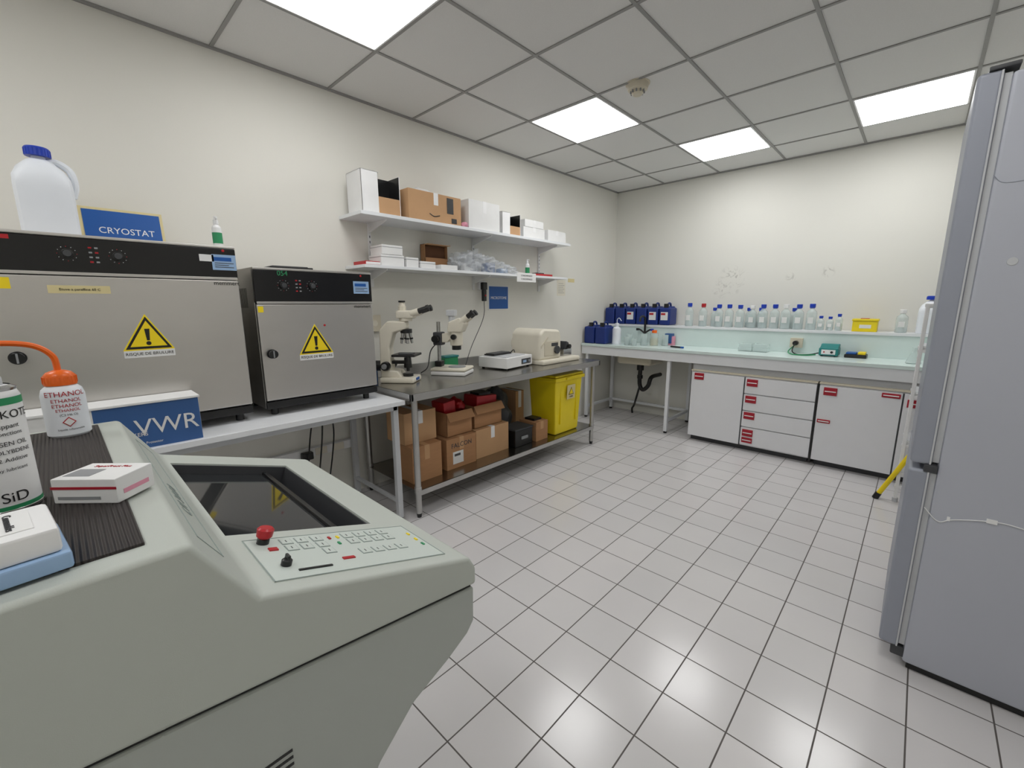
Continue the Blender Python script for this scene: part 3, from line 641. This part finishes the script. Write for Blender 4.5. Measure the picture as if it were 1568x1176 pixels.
for k in range(6):jerry("blue_jerrycan",.085+k*.142,4.895,1.125,.13,.2,.23,k in (2,4,5))
jerry("blue_jerrycan",.095,4.43,ZB,.14,.20,.23,False);jerry("blue_jerrycan",.245,4.43,ZB,.14,.20,.23,False)
def bottle(name,x,y,z,cap,r=.043,h=.235,fill=.3,label=True):
    o=Ob(name,T(x,y,z))
    o.lathe([(0,0),(r*.94,0),(r,.004),(r,h*.62),(r*.9,h*.70),(r*.5,h*.78),(r*.38,h*.81),(r*.38,h*.88)],(0,0,0),BOT)
    if fill:o.lathe([(0,.004),(r*.93,.004),(r*.93,h*fill),(0,h*fill)],(0,0,0),LIQ)
    o.lathe([(r*.40,h*.855),(r*.55,h*.855),(r*.56,h*.985),(r*.5,h),(0,h)],(0,0,0),cap);o.lathe([(r*.38,h*.83),(r*.5,h*.83),(r*.5,h*.85),(r*.38,h*.85)],(0,0,0),cap)
    if label:o.box((-r*.5,-r-.0015,h*.25),(r*.5,-r+.004,h*.48),PAPER,.0005)
    return o.done()
LC=[(1.06,BLUEC,.25),(1.204,RED,.245),(1.37,BLUEC,.235),(1.468,BLUEC,.235),(1.575,BLUEC,.23),(1.686,WHITE,.225),(1.786,BLUEC,.235),(1.886,BLUEC,.235),(1.98,WHITE,.235),(2.086,BLUEC,.235),(2.189,BLUEC,.24)]
for k,(x,c_,h_) in enumerate(LC):bottle("reagent_bottle",x,4.85+.01*(k%2),1.125,c_,.042,h_,.25+.1*(k%3))
for x in (1.29,1.63,1.74,2.03):bottle("reagent_bottle",x,4.96,1.125,BLUEC,.036,.2,.3,False)
for x,h_ in ((2.265,.13),(2.335,.125),(2.40,.15)):bottle("reagent_bottle",x,4.85,1.125,BLUEC,.028,h_,.4)
o=Ob("yellow_sharps_box");o.box((2.50,4.80,1.125),(2.67,4.93,1.215),YBIN,.006);o.box((2.495,4.795,1.215),(2.675,4.935,1.235),YBIN,.006);o.box((2.55,4.799,1.155),(2.63,4.801,1.185),PAPER,0);o.box((2.55,4.83,1.235),(2.61,4.89,1.24),RED,.002);o.done()
bottle("reagent_bottle",2.82,4.86,1.125,WHITE,.04,.19,.2)
jug("plastic_jug",2.985,4.87,1.125,.15,.15,.30,HDPE,BLUEC).done()
o=Ob("squeeze_bottle");o.lathe([(0,0),(.045,0),(.048,.005),(.048,.17),(.04,.19),(.02,.2),(.018,.22),(0,.22)],(.40,4.44,ZB),HDPE);o.lathe([(0,.215),(.022,.215),(.022,.24),(0,.245)],(.40,4.44,ZB),HDPE);o.tube([(.40,4.44,ZB+.24),(.40,4.44,ZB+.28),(.43,4.43,ZB+.30),(.47,4.41,ZB+.27)],.004,HDPE);o.done()
o=Ob("laboratory_tap");o.cyl((.60,4.73,ZB),(.60,4.73,ZB+.04),.025,BLACK);o.tube([(.60,4.73,ZB+.03),(.60,4.73,ZB+.26),(.60,4.70,ZB+.31),(.60,4.62,ZB+.31),(.60,4.60,ZB+.26)],.012,BLACK,12);o.tube([(.60,4.73,ZB+.12),(.66,4.73,ZB+.16),(.69,4.73,ZB+.16)],.010,BLACK);o.cyl((.69,4.73,ZB+.15),(.69,4.73,ZB+.175),.018,BLUEC);o.tube([(.60,4.73,ZB+.12),(.54,4.73,ZB+.16),(.51,4.73,ZB+.16)],.010,BLACK);o.cyl((.51,4.73,ZB+.15),(.51,4.73,ZB+.175),.018,BLACK);o.done()
def beaker(name,x,y,r,h,liq=None,cap=None):
    o=Ob(name,T(x,y,ZB));o.lathe([(0,0),(r,0),(r,h),(r*.94,h),(r*.94,.003),(0,.003)],(0,0,0),BOT)
    if liq:o.lathe([(0,.003),(r*.92,.003),(r*.92,h*.6),(0,h*.6)],(0,0,0),liq)
    if cap:o.lathe([(0,h),(r*.6,h),(r*.6,h+.03),(0,h+.03)],(0,0,0),cap)
    return o.done()
beaker("glass_beaker",.49,4.57,.04,.11,LIQ);beaker("glass_beaker",.54,4.43,.035,.09,LIQ);beaker("glass_beaker",.71,4.50,.04,.13,LIQ);beaker("specimen_bottle",.80,4.56,.045,.14,YLIQ,ORANGE);beaker("glass_beaker",.90,4.62,.035,.12,LIQ);beaker("glass_beaker",.63,4.42,.03,.08,LIQ)
o=Ob("specimen_rack");o.box((.84,4.70,ZB),(.96,4.76,ZB+.1),PINK,.004);o.box((.86,4.695,ZB+.02),(.94,4.765,ZB+.13),BXBLUE,.004);o.done()
o=Ob("marker_pen");o.cyl((1.02,4.50,ZB+.009),(1.14,4.47,ZB+.009),.009,BLACK);o.cyl((1.14,4.47,ZB+.009),(1.17,4.4625,ZB+.009),.010,SBLUE);o.done()
o=Ob("clear_slide_box")
for k in range(2):
    x=1.66+k*.13
    o.box((x,4.58,ZB),(x+.12,4.70,ZB+.04),BOT,.003);o.box((x+.003,4.583,ZB+.04),(x+.117,4.697,ZB+.075),BOT,.003)
o.done()
o=Ob("bench_power_socket");o.box((2.06,4.745,ZB+.05),(2.16,4.78,ZB+.14),BEIGE,.004);o.cyl((2.11,4.745,ZB+.095),(2.11,4.70,ZB+.095),.022,BLACK)
o.tube([(2.11,4.70,ZB+.095),(2.10,4.66,ZB+.03),(2.14,4.6,ZB+.006),(2.20,4.58,ZB+.006),(2.25,4.63,ZB+.008),(2.30,4.68,ZB+.02)],.005,BLACK)
o.tube([(2.11,4.70,ZB+.08),(2.07,4.66,ZB+.02),(2.12,4.56,ZB+.006),(2.22,4.54,ZB+.006),(2.29,4.6,ZB+.01)],.005,GREEN);o.done()
o=Ob("vortex_mixer");o.box((2.31,4.60,ZB+.008),(2.45,4.74,ZB+.075),TEAL,.008);o.prism([(4.60,ZB+.07),(4.74,ZB+.07),(4.74,ZB+.105),(4.68,ZB+.105)],2.315,2.445,TEAL,'YZ',.004);o.box((2.33,4.597,ZB+.02),(2.43,4.601,ZB+.06),WHITE,.001);o.cyl((2.405,4.597,ZB+.04),(2.405,4.585,ZB+.04),.010,BLACK);o.cyl((2.35,4.597,ZB+.04),(2.35,4.59,ZB+.04),.006,RED)
for x in (2.33,2.43):
    for y in (4.62,4.72):o.cyl((x,y,ZB),(x,y,ZB+.01),.008,BLACK)
o.done()
o=Ob("staining_tray");o.box((2.49,4.62,ZB),(2.64,4.75,ZB+.03),BLACK,.006);o.box((2.50,4.63,ZB+.03),(2.57,4.74,ZB+.045),SBLUE,.004);o.box((2.58,4.63,ZB+.03),(2.63,4.74,ZB+.05),YEL,.004);o.done()
o=Ob("erlenmeyer_flask");o.lathe([(0,0),(.045,0),(.047,.006),(.02,.08),(.016,.09),(.016,.12),(.019,.122)],(2.93,4.5,ZB),BOT);o.done()
o=Ob("wall_thermostat");o.box((3.0,5.005,1.80),(3.06,5.03,1.90),LGREY,.004);o.box((3.01,5.0,1.85),(3.05,5.006,1.885),DGREY,.002);o.done()
# ---------------------------------------------------------------- step ladder beside fridge
o=Ob("folding_step_ladder")
for y in (3.88,4.20):
    o.box((2.945,y-.012,.02),(2.965,y+.012,1.36),WHITE,.004);o.box((3.02,y-.012,.02),(3.04,y+.012,1.36),WHITE,.004)
    for z_ in (.10,.40,.74,1.05,1.345):o.box((2.94,y-.010,z_),(3.045,y+.010,z_+.022),WHITE,.004)
    o.cyl((2.955,y,0),(2.955,y,.03),.016,LGREY);o.cyl((3.03,y,0),(3.03,y,.03),.016,LGREY)
y=3.88
o.tube([(2.862,y-.02,.03),(3.01,y-.02,.40)],.015,YEL,10,False);o.cyl((2.85,y-.02,0),(2.866,y-.02,.045),.019,BLACK);o.box((2.995,y-.03,.385),(3.03,y,.42),BLACK,.004)
for z_ in (.42,.76,1.07,1.34):
    o.box((2.95,3.885,z_),(3.20,4.195,z_+.02),WHITE,.005);o.box((2.96,3.90,z_+.02),(3.19,4.18,z_+.023),LGREY,0)
o.tube([(3.18,3.88,1.34),(3.30,3.88,0.0)],.012,WHITE,8,False);o.tube([(3.18,4.2,1.34),(3.30,4.2,0.0)],.012,WHITE,8,False)
o.done()
# ---------------------------------------------------------------- fridge
o=Ob("refrigerator")
o.box((3.035,2.04,.03),(3.70,2.70,2.05),FR,.012)
o.box((3.05,2.06,0),(3.68,2.68,.04),BLACK,.003)
for (z0,z1) in [(.085,.795),(.815,2.06)]:
    o.box((2.962,2.036,z0),(3.02,2.704,z1),FRD,.012,seg=3);o.box((3.018,2.05,z0+.01),(3.037,2.69,z1-.01),LGREY,.002)
    o.box((3.012,2.034,z0+.004),(3.017,2.06,z1-.004),LGREY,.001)
o.box((3.0,2.032,.79),(3.035,2.055,.818),DGREY,.004);o.box((3.0,2.045,.045),(3.06,2.10,.085),DGREY,.004);o.box((2.985,2.032,2.06),(3.05,2.12,2.072),DGREY,.003)
o.tube([(3.02,2.038,.66),(3.06,2.038,.62),(3.10,2.038,.64),(3.20,2.038,.665),(3.3,2.038,.66),(3.45,2.038,.69),(3.68,2.038,.67)],.0016,WHITE,6)
o.box((3.17,2.036,.655),(3.195,2.0405,.670),WHITE,.001);o.box((3.08,2.036,.63),(3.088,2.0405,.645),WHITE,.001)
o.tube([(3.035,2.0395,1.76),(3.06,2.0395,1.735),(3.12,2.0395,1.735),(3.25,2.0395,1.74),(3.5,2.0395,1.745)],.001,FRD,6)
o.cyl((3.11,2.0405,1.50),(3.11,2.038,1.50),.012,LGREY)
o.done()
# ---------------------------------------------------------------- world, camera
w=bpy.data.worlds.new("World");sc.world=w;w.use_nodes=True;w.node_tree.nodes["Background"].inputs[0].default_value=(.8,.85,.9,1);w.node_tree.nodes["Background"].inputs[1].default_value=.3
yaw,pit,rs=.7567,.1864,-.0042
r=Vector((math.cos(yaw),math.sin(yaw),0));fh=Vector((-math.sin(yaw),math.cos(yaw),0))
f=fh*math.cos(pit)-Vector((0,0,math.sin(pit)));u=fh*math.sin(pit)+Vector((0,0,math.cos(pit)))
R_=r*math.cos(rs)+u*math.sin(rs);U_=-r*math.sin(rs)+u*math.cos(rs)
M=Matrix((R_,U_,-f)).transposed().to_4x4();M.translation=(2.925,0,1.38)
cd=bpy.data.cameras.new("camera");cam=bpy.data.objects.new("camera",cd);sc.collection.objects.link(cam);cam.matrix_world=M
cd.sensor_width=36;cd.lens=654.94/1568*36;cd.clip_start=.02
sc.camera=cam
sc.view_settings.view_transform='Standard';sc.view_settings.look='None';sc.view_settings.exposure=0
